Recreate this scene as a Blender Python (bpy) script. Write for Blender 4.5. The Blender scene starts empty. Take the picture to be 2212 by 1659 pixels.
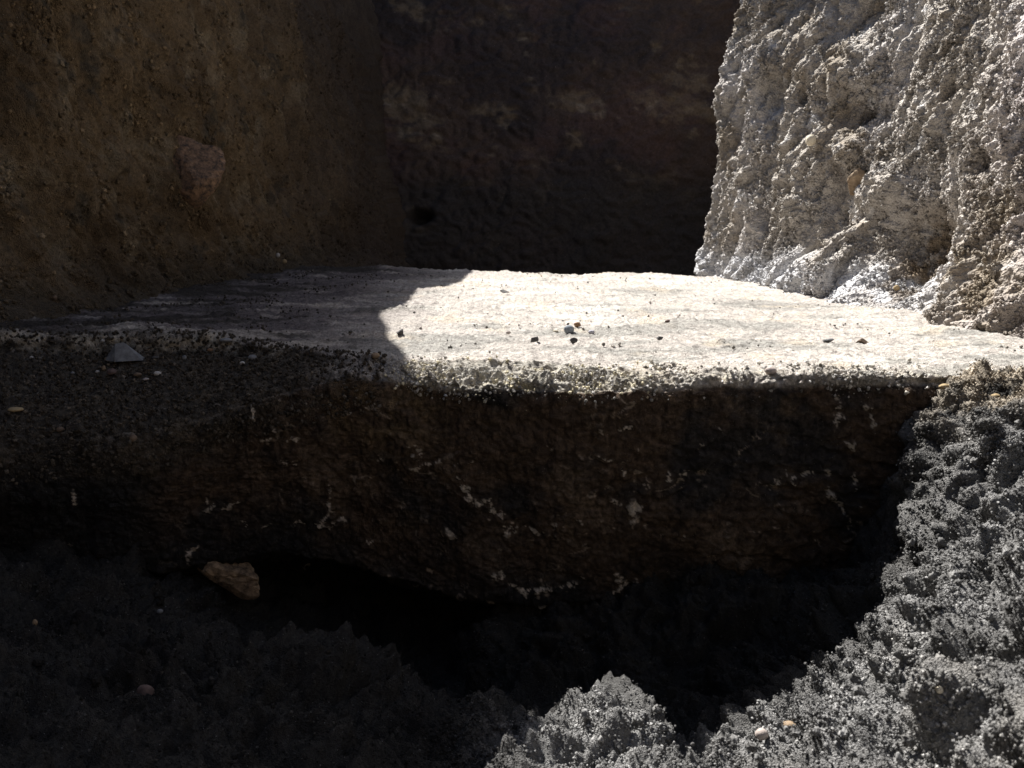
import bpy, bmesh, math
import numpy as np
from mathutils import Vector, Matrix, Quaternion
from mathutils.bvhtree import BVHTree

# ------------------------------------------------------------------ camera
scene = bpy.context.scene
PITCH = math.radians(12.0)
FOC = 1790.0                      # focal length in pixels of the 2212 x 1659 photograph
CAM = Vector((0.0, 0.0, 0.20))    # phone held 20 cm above the level of the ledge
cam_data = bpy.data.cameras.new('camera')
cam_data.sensor_width = 36.0
cam_data.lens = FOC / 2212.0 * 36.0
cam_data.clip_start = 0.01
cam_data.clip_end = 500.0
cam_data.dof.use_dof = True
cam_data.dof.focus_distance = 1.25
cam_data.dof.aperture_fstop = 15.0
cam = bpy.data.objects.new('camera', cam_data)
scene.collection.objects.link(cam)
cam.location = CAM
cam.rotation_euler = (math.pi / 2 - PITCH, 0, 0)
scene.camera = cam

# ------------------------------------------------------------------ sky, sun, exposure
SUN_K, SUN_M = 0.42, 0.77         # light travels (K, -M, -1)
to_sun = Vector((-SUN_K, SUN_M, 1.0)).normalized()
world = bpy.data.worlds.new('World')
scene.world = world
world.use_nodes = True
wn = world.node_tree
bg = wn.nodes['Background']
sky = wn.nodes.new('ShaderNodeTexSky')
sky.sky_type = 'NISHITA'
sky.sun_disc = False
sky.sun_elevation = math.asin(to_sun.z)
sky.sun_rotation = math.atan2(to_sun.x, to_sun.y)
sky.air_density = 1.0
sky.dust_density = 2.0
wn.links.new(sky.outputs[0], bg.inputs[0])
bg.inputs[1].default_value = 0.05
sun_data = bpy.data.lights.new('sun', 'SUN')
sun_data.energy = 5.0
sun_data.angle = math.radians(0.4)
sun_data.color = (1.0, 0.975, 0.935)
sun = bpy.data.objects.new('sun', sun_data)
scene.collection.objects.link(sun)
sun.location = (-3, 4, 6)
sun.rotation_euler = (-to_sun).to_track_quat('-Z', 'Y').to_euler()
vs = scene.view_settings
vs.view_transform = 'Standard'
vs.look = 'None'
vs.gamma = 1.0
vs.exposure = 1.35
vs.use_curve_mapping = False

# ------------------------------------------------------------------ helpers
COL = scene.collection
rng = np.random.default_rng(7)

def ray(px, py):
    X, Y = px - 1106.0, py - 829.5
    d = Vector((X, FOC * math.cos(PITCH) - Y * math.sin(PITCH), -FOC * math.sin(PITCH) - Y * math.cos(PITCH)))
    return d.normalized()

def plane_at(px, py, z):                       # where the sight line meets level z
    d = ray(px, py)
    return CAM + d * ((z - CAM.z) / d.z)

_perm = np.random.default_rng(3).permutation(256).astype(np.int32)
_perm = np.concatenate([_perm, _perm, _perm])
_g = np.random.default_rng(4).normal(size=(256, 3)).astype(np.float32)
_g /= np.linalg.norm(_g, axis=1)[:, None]

def _perlin(p):
    p = p.astype(np.float32)
    i = np.floor(p).astype(np.int32)
    f = p - i
    i &= 255
    u = f * f * f * (f * (f * 6 - 15) + 10)
    def corner(a, b, c):
        h = _perm[_perm[_perm[i[:, 0] + a] + i[:, 1] + b] + i[:, 2] + c] & 255
        g = _g[h]
        return g[:, 0] * (f[:, 0] - a) + g[:, 1] * (f[:, 1] - b) + g[:, 2] * (f[:, 2] - c)
    def lx(b, c):
        n0 = corner(0, b, c)
        return n0 + (corner(1, b, c) - n0) * u[:, 0]
    def ly(c):
        n0 = lx(0, c)
        return n0 + (lx(1, c) - n0) * u[:, 1]
    n0 = ly(0)
    return (n0 + (ly(1) - n0) * u[:, 2]) * 1.5

def noise(P, size, off=0.0, stretch=(1, 1, 1)):
    k = (1.0 / (size * np.array(stretch))).astype(np.float32)
    o = (off * np.array([1.7, 3.1, 2.3]) + 50.0).astype(np.float32)
    out = np.empty(len(P), np.float32)
    for i in range(0, len(P), 16384):
        out[i:i + 16384] = _perlin(P[i:i + 16384] * k + o)
    return out

def billow(P, size, off=0.0, stretch=(1, 1, 1)):   # rounded lumps with sharp creases, -1..1
    return np.abs(noise(P, size, off, stretch)) * 2.4 - 0.62

_cell = np.random.default_rng(11).random((256, 4)).astype(np.float32)
def clods(P, size, off=0.0, fill=1.0):             # rounded crumbs packed together, 0..1
    out = np.empty(len(P), np.float32)
    k = np.float32(1 / size); o = np.array([off * 1.3 + 40, off * 2.9 + 40, off * .7 + 40], np.float32)
    for s in range(0, len(P), 16384):
        p = P[s:s + 16384].astype(np.float32) * k + o
        i = np.floor(p).astype(np.int32); best = np.zeros(len(p), np.float32)
        for a in (-1, 0, 1):
            for b in (-1, 0, 1):
                for c in (-1, 0, 1):
                    j = i + np.array([a, b, c], np.int32); m = j & 255
                    r = _cell[_perm[_perm[_perm[m[:, 0]] + m[:, 1]] + m[:, 2]]]
                    d = j + r[:, :3] - p
                    rad = .45 + .45 * r[:, 3]
                    h = (1 - (d * d).sum(1) / (rad * rad)) * (r[:, 3] < fill)
                    np.maximum(best, np.sqrt(np.maximum(h, 0)) * (.4 + .6 * r[:, 3]), out=best)
        out[s:s + 16384] = best
    return out

def fbm(P, size, off=0.0, octv=4, gain=0.5, stretch=(1, 1, 1)):
    a, s, t = 1.0, 0.0, 0.0
    for k in range(octv):
        s = s + a * noise(P, size / 2 ** k, off + 5.3 * k, stretch)
        t += a
        a *= gain
    return s / t

def sstep(a, b, x):
    t = np.clip((x - a) / (b - a), 0, 1)
    return t * t * (3 - 2 * t)

def mixc(a, b, m):
    return a * (1 - m[:, None]) + np.array(b)[None, :] * m[:, None]

def normals_of(P, nr, nc):
    G = P.reshape(nr, nc, 3)
    n = np.cross(np.gradient(G, axis=1).reshape(-1, 3), np.gradient(G, axis=0).reshape(-1, 3))
    return n / (np.linalg.norm(n, axis=1)[:, None] + 1e-12)

def seg(*parts):                                # joined linspaces: (start, stop, count) ...
    out = []
    for k, (a, b, n) in enumerate(parts):
        l = np.linspace(a, b, n, endpoint=(k == len(parts) - 1))
        out.append(l)
    return np.concatenate(out)

def grid_mesh(name, P, nr, nc, col, mat, smooth=True, flip=False):
    me = bpy.data.meshes.new(name)
    r, c = np.meshgrid(np.arange(nr - 1), np.arange(nc - 1), indexing='ij')
    a = (r * nc + c).ravel()
    q = np.stack([a, a + 1, a + nc + 1, a + nc], 1)
    if flip:
        q = q[:, ::-1]
    me.vertices.add(len(P)); me.vertices.foreach_set('co', P.astype(np.float32).ravel())
    me.loops.add(q.size); me.loops.foreach_set('vertex_index', q.astype(np.int32).ravel())
    me.polygons.add(len(q))
    me.polygons.foreach_set('loop_start', np.arange(0, q.size, 4, dtype=np.int32))
    me.update(calc_edges=True)
    at = me.attributes.new('tint', 'FLOAT_COLOR', 'POINT')
    at.data.foreach_set('color', np.concatenate([np.clip(col, 0, 1), np.ones((len(col), 1))], 1).astype(np.float32).ravel())
    me.polygons.foreach_set('use_smooth', np.full(len(q), smooth))
    me.materials.append(mat)
    o = bpy.data.objects.new(name, me)
    COL.objects.link(o)
    return o

def coarse_bvh(P, nr, nc, step=3):
    G = P.reshape(nr, nc, 3)[::step, ::step]
    a, b = G.shape[:2]
    v = G.reshape(-1, 3).tolist()
    f = [(i * b + j, i * b + j + 1, (i + 1) * b + j + 1, (i + 1) * b + j) for i in range(a - 1) for j in range(b - 1)]
    return BVHTree.FromPolygons(v, f)

# ------------------------------------------------------------------ materials
def earth_material(name, grain=900.0, bump=0.35, dist=0.002, rough=0.95, spec=0.15, speck=0.0, speck_col=(0.6, 0.58, 0.55), mottle=0.35, streak=0.0, streak_scale=(40.0, 150.0, 150.0)):
    m = bpy.data.materials.new(name); m.use_nodes = True
    nt = m.node_tree; N = nt.nodes; L = nt.links
    b = N['Principled BSDF']
    b.inputs['Roughness'].default_value = rough
    b.inputs['Specular IOR Level'].default_value = spec
    tc = N.new('ShaderNodeTexCoord')
    at = N.new('ShaderNodeAttribute'); at.attribute_name = 'tint'
    n1 = N.new('ShaderNodeTexNoise'); n1.inputs['Scale'].default_value = grain * 0.35; n1.inputs['Detail'].default_value = 3.0
    n1.inputs['Roughness'].default_value = 0.7
    L.new(tc.outputs['Object'], n1.inputs['Vector'])
    mr = N.new('ShaderNodeMapRange'); mr.inputs[1].default_value = 0.25; mr.inputs[2].default_value = 0.75
    mr.inputs[3].default_value = 1 - mottle; mr.inputs[4].default_value = 1 + mottle
    L.new(n1.outputs['Fac'], mr.inputs[0])
    mul = N.new('ShaderNodeMix'); mul.data_type = 'RGBA'; mul.blend_type = 'MULTIPLY'; mul.inputs[0].default_value = 1.0
    L.new(at.outputs['Color'], mul.inputs[6]); L.new(mr.outputs[0], mul.inputs[7])
    colour = mul.outputs[2]
    if streak > 0:
        mpn = N.new('ShaderNodeMapping'); mpn.inputs['Scale'].default_value = streak_scale
        L.new(tc.outputs['Object'], mpn.inputs['Vector'])
        n3 = N.new('ShaderNodeTexNoise'); n3.inputs['Scale'].default_value = 1.0; n3.inputs['Detail'].default_value = 4.0; n3.inputs['Roughness'].default_value = 0.75
        n3.inputs['Distortion'].default_value = 0.6
        L.new(mpn.outputs[0], n3.inputs['Vector'])
        m3 = N.new('ShaderNodeMapRange'); m3.inputs[1].default_value = 0.36; m3.inputs[2].default_value = 0.60
        m3.inputs[3].default_value = 1 - streak; m3.inputs[4].default_value = 1 + streak * 0.35
        L.new(n3.outputs['Fac'], m3.inputs[0])
        mu3 = N.new('ShaderNodeMix'); mu3.data_type = 'RGBA'; mu3.blend_type = 'MULTIPLY'; mu3.inputs[0].default_value = 1.0
        L.new(colour, mu3.inputs[6]); L.new(m3.outputs[0], mu3.inputs[7])
        colour = mu3.outputs[2]
    vo = N.new('ShaderNodeTexVoronoi'); vo.inputs['Scale'].default_value = grain
    L.new(tc.outputs['Object'], vo.inputs['Vector'])
    if speck > 0:
        sx = N.new('ShaderNodeSeparateColor'); L.new(vo.outputs['Color'], sx.inputs[0])
        gt = N.new('ShaderNodeMath'); gt.operation = 'GREATER_THAN'; gt.inputs[1].default_value = 1 - speck
        gv = N.new('ShaderNodeMath'); gv.operation = 'MULTIPLY_ADD'; gv.inputs[1].default_value = -0.9; gv.inputs[2].default_value = 0.28
        L.new(vo.outputs['Distance'], gv.inputs[0])                     # only the heart of a grain shows pale, some more than others
        gm = N.new('ShaderNodeMath'); gm.operation = 'MULTIPLY'; L.new(sx.outputs[1], gm.inputs[0]); gm.inputs[1].default_value = 0.02
        ga = N.new('ShaderNodeMath'); ga.operation = 'ADD'; L.new(sx.outputs[0], ga.inputs[0])
        gc = N.new('ShaderNodeMath'); gc.operation = 'MINIMUM'; L.new(gv.outputs[0], gc.inputs[0]); gc.inputs[1].default_value = 0.0
        L.new(gc.outputs[0], ga.inputs[1]); L.new(ga.outputs[0], gt.inputs[0])
        mx = N.new('ShaderNodeMix'); mx.data_type = 'RGBA'
        L.new(gt.outputs[0], mx.inputs[0]); L.new(colour, mx.inputs[6]); mx.inputs[7].default_value = (*speck_col, 1)
        colour = mx.outputs[2]
    L.new(colour, b.inputs['Base Color'])
    add = N.new('ShaderNodeMath'); add.operation = 'MULTIPLY_ADD'; add.inputs[1].default_value = 0.6
    L.new(vo.outputs['Distance'], add.inputs[0]); L.new(n1.outputs['Fac'], add.inputs[2])
    bp = N.new('ShaderNodeBump'); bp.inputs['Strength'].default_value = bump; bp.inputs['Distance'].default_value = dist
    L.new(add.outputs[0], bp.inputs['Height']); L.new(bp.outputs[0], b.inputs['Normal'])
    return m

def stone_material(name, c1, c2, scale=60.0, rough=0.8, bump=0.25):
    m = bpy.data.materials.new(name); m.use_nodes = True
    nt = m.node_tree; N = nt.nodes; L = nt.links
    b = N['Principled BSDF']; b.inputs['Roughness'].default_value = rough; b.inputs['Specular IOR Level'].default_value = 0.25
    tc = N.new('ShaderNodeTexCoord')
    n1 = N.new('ShaderNodeTexNoise'); n1.inputs['Scale'].default_value = scale; n1.inputs['Detail'].default_value = 6; n1.inputs['Roughness'].default_value = 0.7
    L.new(tc.outputs['Object'], n1.inputs['Vector'])
    cr = N.new('ShaderNodeValToRGB'); cr.color_ramp.elements[0].position = 0.36; cr.color_ramp.elements[1].position = 0.66
    cr.color_ramp.elements[0].color = (*c1, 1); cr.color_ramp.elements[1].color = (*c2, 1)
    L.new(n1.outputs['Fac'], cr.inputs[0]); L.new(cr.outputs[0], b.inputs['Base Color'])
    n2 = N.new('ShaderNodeTexNoise'); n2.inputs['Scale'].default_value = scale * 6; n2.inputs['Detail'].default_value = 4
    L.new(tc.outputs['Object'], n2.inputs['Vector'])
    bp = N.new('ShaderNodeBump'); bp.inputs['Strength'].default_value = bump; bp.inputs['Distance'].default_value = 0.002
    L.new(n2.outputs['Fac'], bp.inputs['Height']); L.new(bp.outputs[0], b.inputs['Normal'])
    return m

M_LEDGE = earth_material('compacted_earth', 850, 1.0, 0.003, speck=0.010, speck_col=(0.30, 0.27, 0.24), mottle=0.42, streak=0.42, streak_scale=(45.0, 110.0, 60.0))
M_SAND = earth_material('black_sand', 900, 1.0, 0.004, rough=0.95, spec=0.1, speck=0.006, speck_col=(0.42, 0.42, 0.43), mottle=0.5)
M_RIGHT = earth_material('grey_tuff_wall', 210, 1.0, 0.006, spec=0.04, speck=0.015, speck_col=(0.5, 0.48, 0.44), mottle=0.3)
M_LEFT = earth_material('brown_soil_wall', 420, 1.0, 0.006, speck=0.003, speck_col=(0.34, 0.30, 0.25), mottle=0.35, streak=0.25, streak_scale=(30.0, 38.0, 18.0))
M_BACK = earth_material('dark_soil_wall', 250, 0.6, 0.006, speck=0.002, speck_col=(0.25, 0.21, 0.17), mottle=0.4)

def tag(o, label=None, cat=None, group=None, kind=None):
    if label: o['label'] = label
    if cat: o['category'] = cat
    if group: o['group'] = group
    if kind: o['kind'] = kind
    return o

# ------------------------------------------------------------------ the ground above the excavation
RIM = 1.60
def ground_sheet():
    X0, X1, Y0, Y1, B = -1.55, 1.75, -2.0, 4.95, 120.0
    z = RIM - 0.012
    v = [(-B, -B, z), (B, -B, z), (B, B, z), (-B, B, z), (X0, Y0, z), (X1, Y0, z), (X1, Y1, z), (X0, Y1, z)]
    f = [(0, 1, 5, 4), (1, 2, 6, 5), (2, 3, 7, 6), (3, 0, 4, 7)]
    me = bpy.data.meshes.new('ground'); me.from_pydata(v, [], f)
    at = me.attributes.new('tint', 'FLOAT_COLOR', 'POINT')
    at.data.foreach_set('color', [0.2, 0.16, 0.11, 1.0] * 8)
    me.materials.append(M_LEFT)
    o = bpy.data.objects.new('ground', me); COL.objects.link(o)
    tag(o, kind='structure')
ground_sheet()

# ------------------------------------------------------------------ ledge of compacted earth across the trench
LX = [-1.5, -.65, -.455, -.32, -.20, -.10, .055, .29, .45, .52, .65, 1.5]
L_yU = [1.33, 1.30, 1.28, 1.18, 1.12, 1.10, 1.09, 1.015, 1.0, 1.0, .99, .99]
L_yL = [1.03, 1.04, 1.03, 1.05, 1.05, 1.02, 1.00, .985, .98, .98, .97, .97]
L_zL = [-.11, -.105, -.080, -.040, -.010, -.014, -.020, -.006, -.005, -.005, -.005, -.005]
L_dp = [.026, .026, .022, .012, .004, .003, .003, .002, .002, .002, .002, .002]   # step down behind the broken lip
L_zB = [-.28, -.28, -.28, -.27, -.29, -.31, -.31, -.32, -.32, -.32, -.32, -.32]
L_uc = [.02, .02, .05, .17, .20, .11, .02, .02, .02, .02, .02, .02]               # undercut at the foot

def build_ledge():
    xs = seg((-1.45, -.88, 30), (-.88, .84, 960), (.84, 1.25, 30))
    nc = len(xs)
    I = lambda a: np.interp(xs, LX, a)
    # soften the piecewise parameters along x
    def sm(a):
        k = np.ones(41) / 41
        b = np.convolve(np.pad(I(a), 20, mode='edge'), k, mode='valid')
        return b
    yU, yL, zL, dp, zB, uc = map(sm, (L_yU, L_yL, L_zL, L_dp, L_zB, L_uc))
    one = np.ones(nc)
    q = np.stack([xs, 0 * xs, 0 * xs], 1)
    jag = .014 * fbm(q, .10, 171.0, 4, .65); yL = yL + jag; zL = zL - np.abs(.007 * fbm(q, .13, 172.0, 3))
    yU = yU + .02 * fbm(q, .16, 173.0, 4, .65)
    far = 2.70 + 0.03 * np.sin(xs * 5.1) + 0.015 * np.sin(xs * 17 + 1)
    pts = [(far + .10, -.70 * one), (far + .06, -.25 * one), (far + .03, -.03 * one), (far, 0.0 * one),
           (yU, 0.0 * one), (yU - .018, -dp), (yL + .012, zL + .004), (yL, zL - .012), (yL + .004, zL - .08),
           (yL + .012, zB * .7), (yL + .02, zB), (yL + .05 + uc * .5, zB - .025 - uc * .10), (yL + .06 + uc, zB - .06 - uc * .3), (yL + .06 + uc, -.75 * one)]
    counts = [3, 4, 10, 150, 16, 60, 16, 40, 90, 60, 24, 24, 8]
    rows_y, rows_z = [], []
    for k, n in enumerate(counts):
        t = np.linspace(0, 1, n, endpoint=(k == len(counts) - 1))
        if k == 3:                         # even steps in the picture rather than in metres
            t = (1 / (1 / 2.7 + (1 / 1.05 - 1 / 2.7) * t) - 2.7) / (1.05 - 2.7)
        for s in t:
            rows_y.append(pts[k][0] * (1 - s) + pts[k + 1][0] * s)
            rows_z.append(pts[k][1] * (1 - s) + pts[k + 1][1] * s)
    Y = np.array(rows_y); Z = np.array(rows_z); nr = len(Y)
    # round the corners along the profile
    for _ in range(3):
        Y[1:-1] = (Y[:-2] + 2 * Y[1:-1] + Y[2:]) / 4
        Z[1:-1] = (Z[:-2] + 2 * Z[1:-1] + Z[2:]) / 4
    wx = sstep(-.20, -.38, xs)[None, :]; rr = np.arange(nr)[:, None]
    wr = (sstep(195, 225, rr) * sstep(350, 310, rr) * wx)[1:-1] * .5     # the left end is weathered round
    for _ in range(260):
        Y[1:-1] += wr * ((Y[:-2] + Y[2:]) / 2 - Y[1:-1])
        Z[1:-1] += wr * ((Z[:-2] + Z[2:]) / 2 - Z[1:-1])
    X = np.broadcast_to(xs, Y.shape)
    P = np.stack([X, Y, Z], -1).reshape(-1, 3).astype(np.float64)
    x, y, z = P[:, 0].copy(), P[:, 1].copy(), P[:, 2].copy()
    lipU = np.interp(x, xs, yU); lipL = np.interp(x, xs, yL); zl = np.interp(x, xs, zL); zb = np.interp(x, xs, zB)
    flat = sstep(-.02, .0, z - np.where(y > lipU - .03, 0.012, 0.0)) * 0 + (y > lipU - .01) * (z > -.02)
    flat = flat.astype(float)
    scoop = ((y <= lipU - .005) & (z > zl - .004)).astype(float)
    face = (z < zl - .004).astype(float) * (y < 1.6)
    # blend masks along the rows a little
    def blur(m, n=4):
        g = m.reshape(nr, nc)
        for _ in range(n):
            g = (np.roll(g, 1, 0) + 2 * g + np.roll(g, -1, 0)) / 4
        return g.ravel()
    flat, scoop, face = blur(flat), blur(scoop), blur(face)
    lip = np.exp(-(((z - zl - .004) / .014) ** 2)) * np.exp(-((y - lipL - .01) / .05) ** 2) * (y < 1.6)
    N = normals_of(P, nr, nc)
    if N[(nr // 4) * nc + nc // 2, 2] < 0:
        N = -N
    iT = np.nonzero(flat + scoop + lip > .002)[0]; iF = np.nonzero(face > .002)[0]
    def onT(f, *k, **kw):
        r = np.zeros(len(P)); r[iT] = f(P[iT], *k, **kw); return r
    def onA(f, *k, **kw): return f(P, *k, **kw)
    def onF(f, *k, **kw):
        r = np.zeros(len(P)); r[iF] = f(P[iF], *k, **kw); return r
    # relief
    lam = onT(fbm, .05, 1.0, 4, .55, (3.0, 1.2, 1.0))
    d_top = .011 * onT(fbm, .45, 2.0, 3) + .0065 * lam + .0030 * onT(billow, .012, 3.0, (1.6, 1.2, 1)) + .0016 * onT(billow, .006, 4.0)
    peel = sstep(.05, .25, onT(fbm, .16, 9.0, 4, .6, (1.6, 1, 1)) + .1)
    d_top += .0025 * peel * sstep(-.45, -.2, x) + .006 * (peel - .5) * sstep(-.2, -.45, x)
    crumb = onT(billow, .022, 5.0) * .6 + onT(billow, .011, 6.0) * .45 + onT(billow, .0055, 6.5) * .25
    d_scoop = .006 * onT(fbm, .12, 7.0, 3) + .0045 * crumb
    lipmod = .5 + 1.0 * sstep(-.1, .3, onT(fbm, .2, 15.0, 3))
    d_lip = .0100 * crumb * lipmod + .026 * onT(fbm, .09, 8.0, 4, .65) + .012 * onT(billow, .05, 8.5) * sstep(.35, .1, np.abs(x - .02))
    crack = 1 - sstep(.0, .07, np.abs(onF(fbm, .11, 10.0, 4, .55, (1.6, 1.0, .8))))
    zone_cr = sstep(.02, .25, x) * sstep(-.03, -.14, z)
    d_face = .034 * onF(fbm, .22, 11.0, 4) + .008 * onF(fbm, .06, 12.0, 4, .6) + .0024 * onF(billow, .016, 13.0) + .0022 * onF(billow, .007, 14.0) - .006 * crack * (.25 + zone_cr)
    deep = sstep(.02, -.05, z - zb)
    d_face = d_face * (1 - .0 * deep) + deep * .012 * (onF(billow, .05, 16.0) + .5 * onF(billow, .02, 17.0))
    d_lip = d_lip * (.15 + .85 * sstep(.52, .40, x)) * (.45 + .55 * np.exp(-((x - .02) / .2) ** 2))
    disp = flat * d_top + scoop * d_scoop + face * d_face + lip * d_lip
    back = ((y > 2.62)).astype(float)
    disp += back * .008 * fbm(P, .07, 18.0, 3)
    P = P + N * disp[:, None]
    P[:, 2] += -.026 * x * np.clip((y - 1.0) / 1.7, 0, 1)
    # ---- colour (albedo)
    n_big = fbm(P, .35, 21.0, 4, .55, (1.8, 1, 1)); n_mid = fbm(P, .07, 22.0, 4, .6, (2.6, 1, 1)); n_fine = fbm(P, .012, 23.0, 3, .7, (1.8, 1, 1))
    c = np.tile(np.array([.40, .365, .33]), (len(P), 1))
    c = mixc(c, (.62, .59, .535), sstep(.0, .35, n_mid + .4 * n_fine))
    c = mixc(c, (.235, .225, .205), sstep(.02, .26, n_big * .8 + n_mid * .8 - .02) * .85)
    c = mixc(c, (.52, .43, .32), sstep(.12, .4, onT(fbm, .1, 24.0, 3)) * .4)
    c = mixc(c, (.13, .12, .105), sstep(.22, .42, n_fine + .35 * n_mid) * .65)
    c = np.minimum(c * 1.3, .78)
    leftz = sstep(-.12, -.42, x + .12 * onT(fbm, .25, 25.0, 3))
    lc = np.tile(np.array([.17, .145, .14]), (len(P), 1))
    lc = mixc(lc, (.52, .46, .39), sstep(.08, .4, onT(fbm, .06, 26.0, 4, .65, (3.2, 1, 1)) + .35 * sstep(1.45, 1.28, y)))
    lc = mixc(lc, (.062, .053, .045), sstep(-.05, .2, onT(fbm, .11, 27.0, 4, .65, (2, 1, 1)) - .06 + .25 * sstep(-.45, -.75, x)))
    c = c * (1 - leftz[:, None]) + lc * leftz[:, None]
    soil = np.tile(np.array([.082, .070, .056]), (len(P), 1))
    soil = mixc(soil, (.15, .12, .085), sstep(.0, .4, onA(fbm, .05, 28.0, 4, .65)))
    soil = mixc(soil, (.42, .36, .29), sstep(.32, .5, onT(fbm, .018, 29.0, 3, .6)) * .7)
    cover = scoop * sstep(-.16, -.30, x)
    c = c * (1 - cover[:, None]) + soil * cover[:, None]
    wl = sstep(-.30, -.38, x) * np.exp(-((y - lipU + .004) / .014) ** 2) * sstep(-.25, .1, onT(fbm, .05, 30.0, 4))
    c = mixc(c, (.60, .53, .42), wl * .9)
    cream = np.tile(np.array([.42, .395, .34]), (len(P), 1))
    cream = mixc(cream, (.60, .54, .39), sstep(.05, .35, onT(fbm, .03, 31.0, 3, .7)))
    cream = mixc(cream, (.22, .2, .17), sstep(.05, .3, onT(fbm, .02, 32.0, 3, .7)))
    lm = np.clip(np.maximum(lip, scoop * .8) * sstep(-.20, -.12, x), 0, 1) * (.35 + .65 * np.exp(-((x - .02) / .2) ** 2))
    c = c * (1 - lm[:, None]) + cream * lm[:, None]
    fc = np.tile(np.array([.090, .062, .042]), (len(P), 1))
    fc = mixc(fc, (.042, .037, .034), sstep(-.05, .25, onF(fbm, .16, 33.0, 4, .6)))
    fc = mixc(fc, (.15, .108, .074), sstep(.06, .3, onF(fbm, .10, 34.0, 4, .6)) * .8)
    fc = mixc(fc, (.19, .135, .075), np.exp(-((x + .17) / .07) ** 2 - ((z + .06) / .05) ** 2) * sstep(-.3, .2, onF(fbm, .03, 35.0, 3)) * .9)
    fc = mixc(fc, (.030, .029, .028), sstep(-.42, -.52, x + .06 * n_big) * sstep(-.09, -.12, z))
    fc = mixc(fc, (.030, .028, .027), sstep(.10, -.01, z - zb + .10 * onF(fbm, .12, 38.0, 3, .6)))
    fleck = sstep(.40, .52, onF(fbm, .028, 36.0, 4, .7)) * sstep(0.0, .2, onF(fbm, .2, 37.0, 2) + .1)
    fc = mixc(fc, (.42, .36, .28), fleck * .5)
    patch = sstep(-.05, .2, onF(fbm, .18, 39.0, 2)) * sstep(-.5, -.38, x)
    line = sstep(.020, .005, np.abs(onF(fbm, .10, 39.5, 4, .62, (1.3, 1, .9)))) * sstep(.16, .3, onF(noise, .022, 39.7) + .25 * onF(noise, .007, 39.9))
    fc = mixc(fc, (.42, .34, .26), line * patch * .7)
    dots = sstep(.36, .46, onF(fbm, .011, 40.0, 2, .6)) * sstep(.05, .3, onF(fbm, .09, 40.3, 3))
    fc = mixc(fc, (.48, .39, .29), dots * patch * .8)
    tr = sstep(-.24, -.36, x) * sstep(.075, .0, zl - z + .06 * onF(fbm, .08, 47.0, 4, .6))
    fc = fc * (1 - tr[:, None]) + soil * tr[:, None]
    fc = fc * np.clip(1 + .9 * onF(fbm, .009, 46.0, 2, .7), .4, 2)[:, None]
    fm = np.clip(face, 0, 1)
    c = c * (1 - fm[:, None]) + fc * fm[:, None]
    c = np.where((y > 2.72)[:, None], np.array([.12, .1, .08]), c)
    return P, nr, nc, c, fm

PL, LR, LC, CL, FM = build_ledge()
BV_LEDGE = coarse_bvh(PL, LR, LC)

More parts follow.
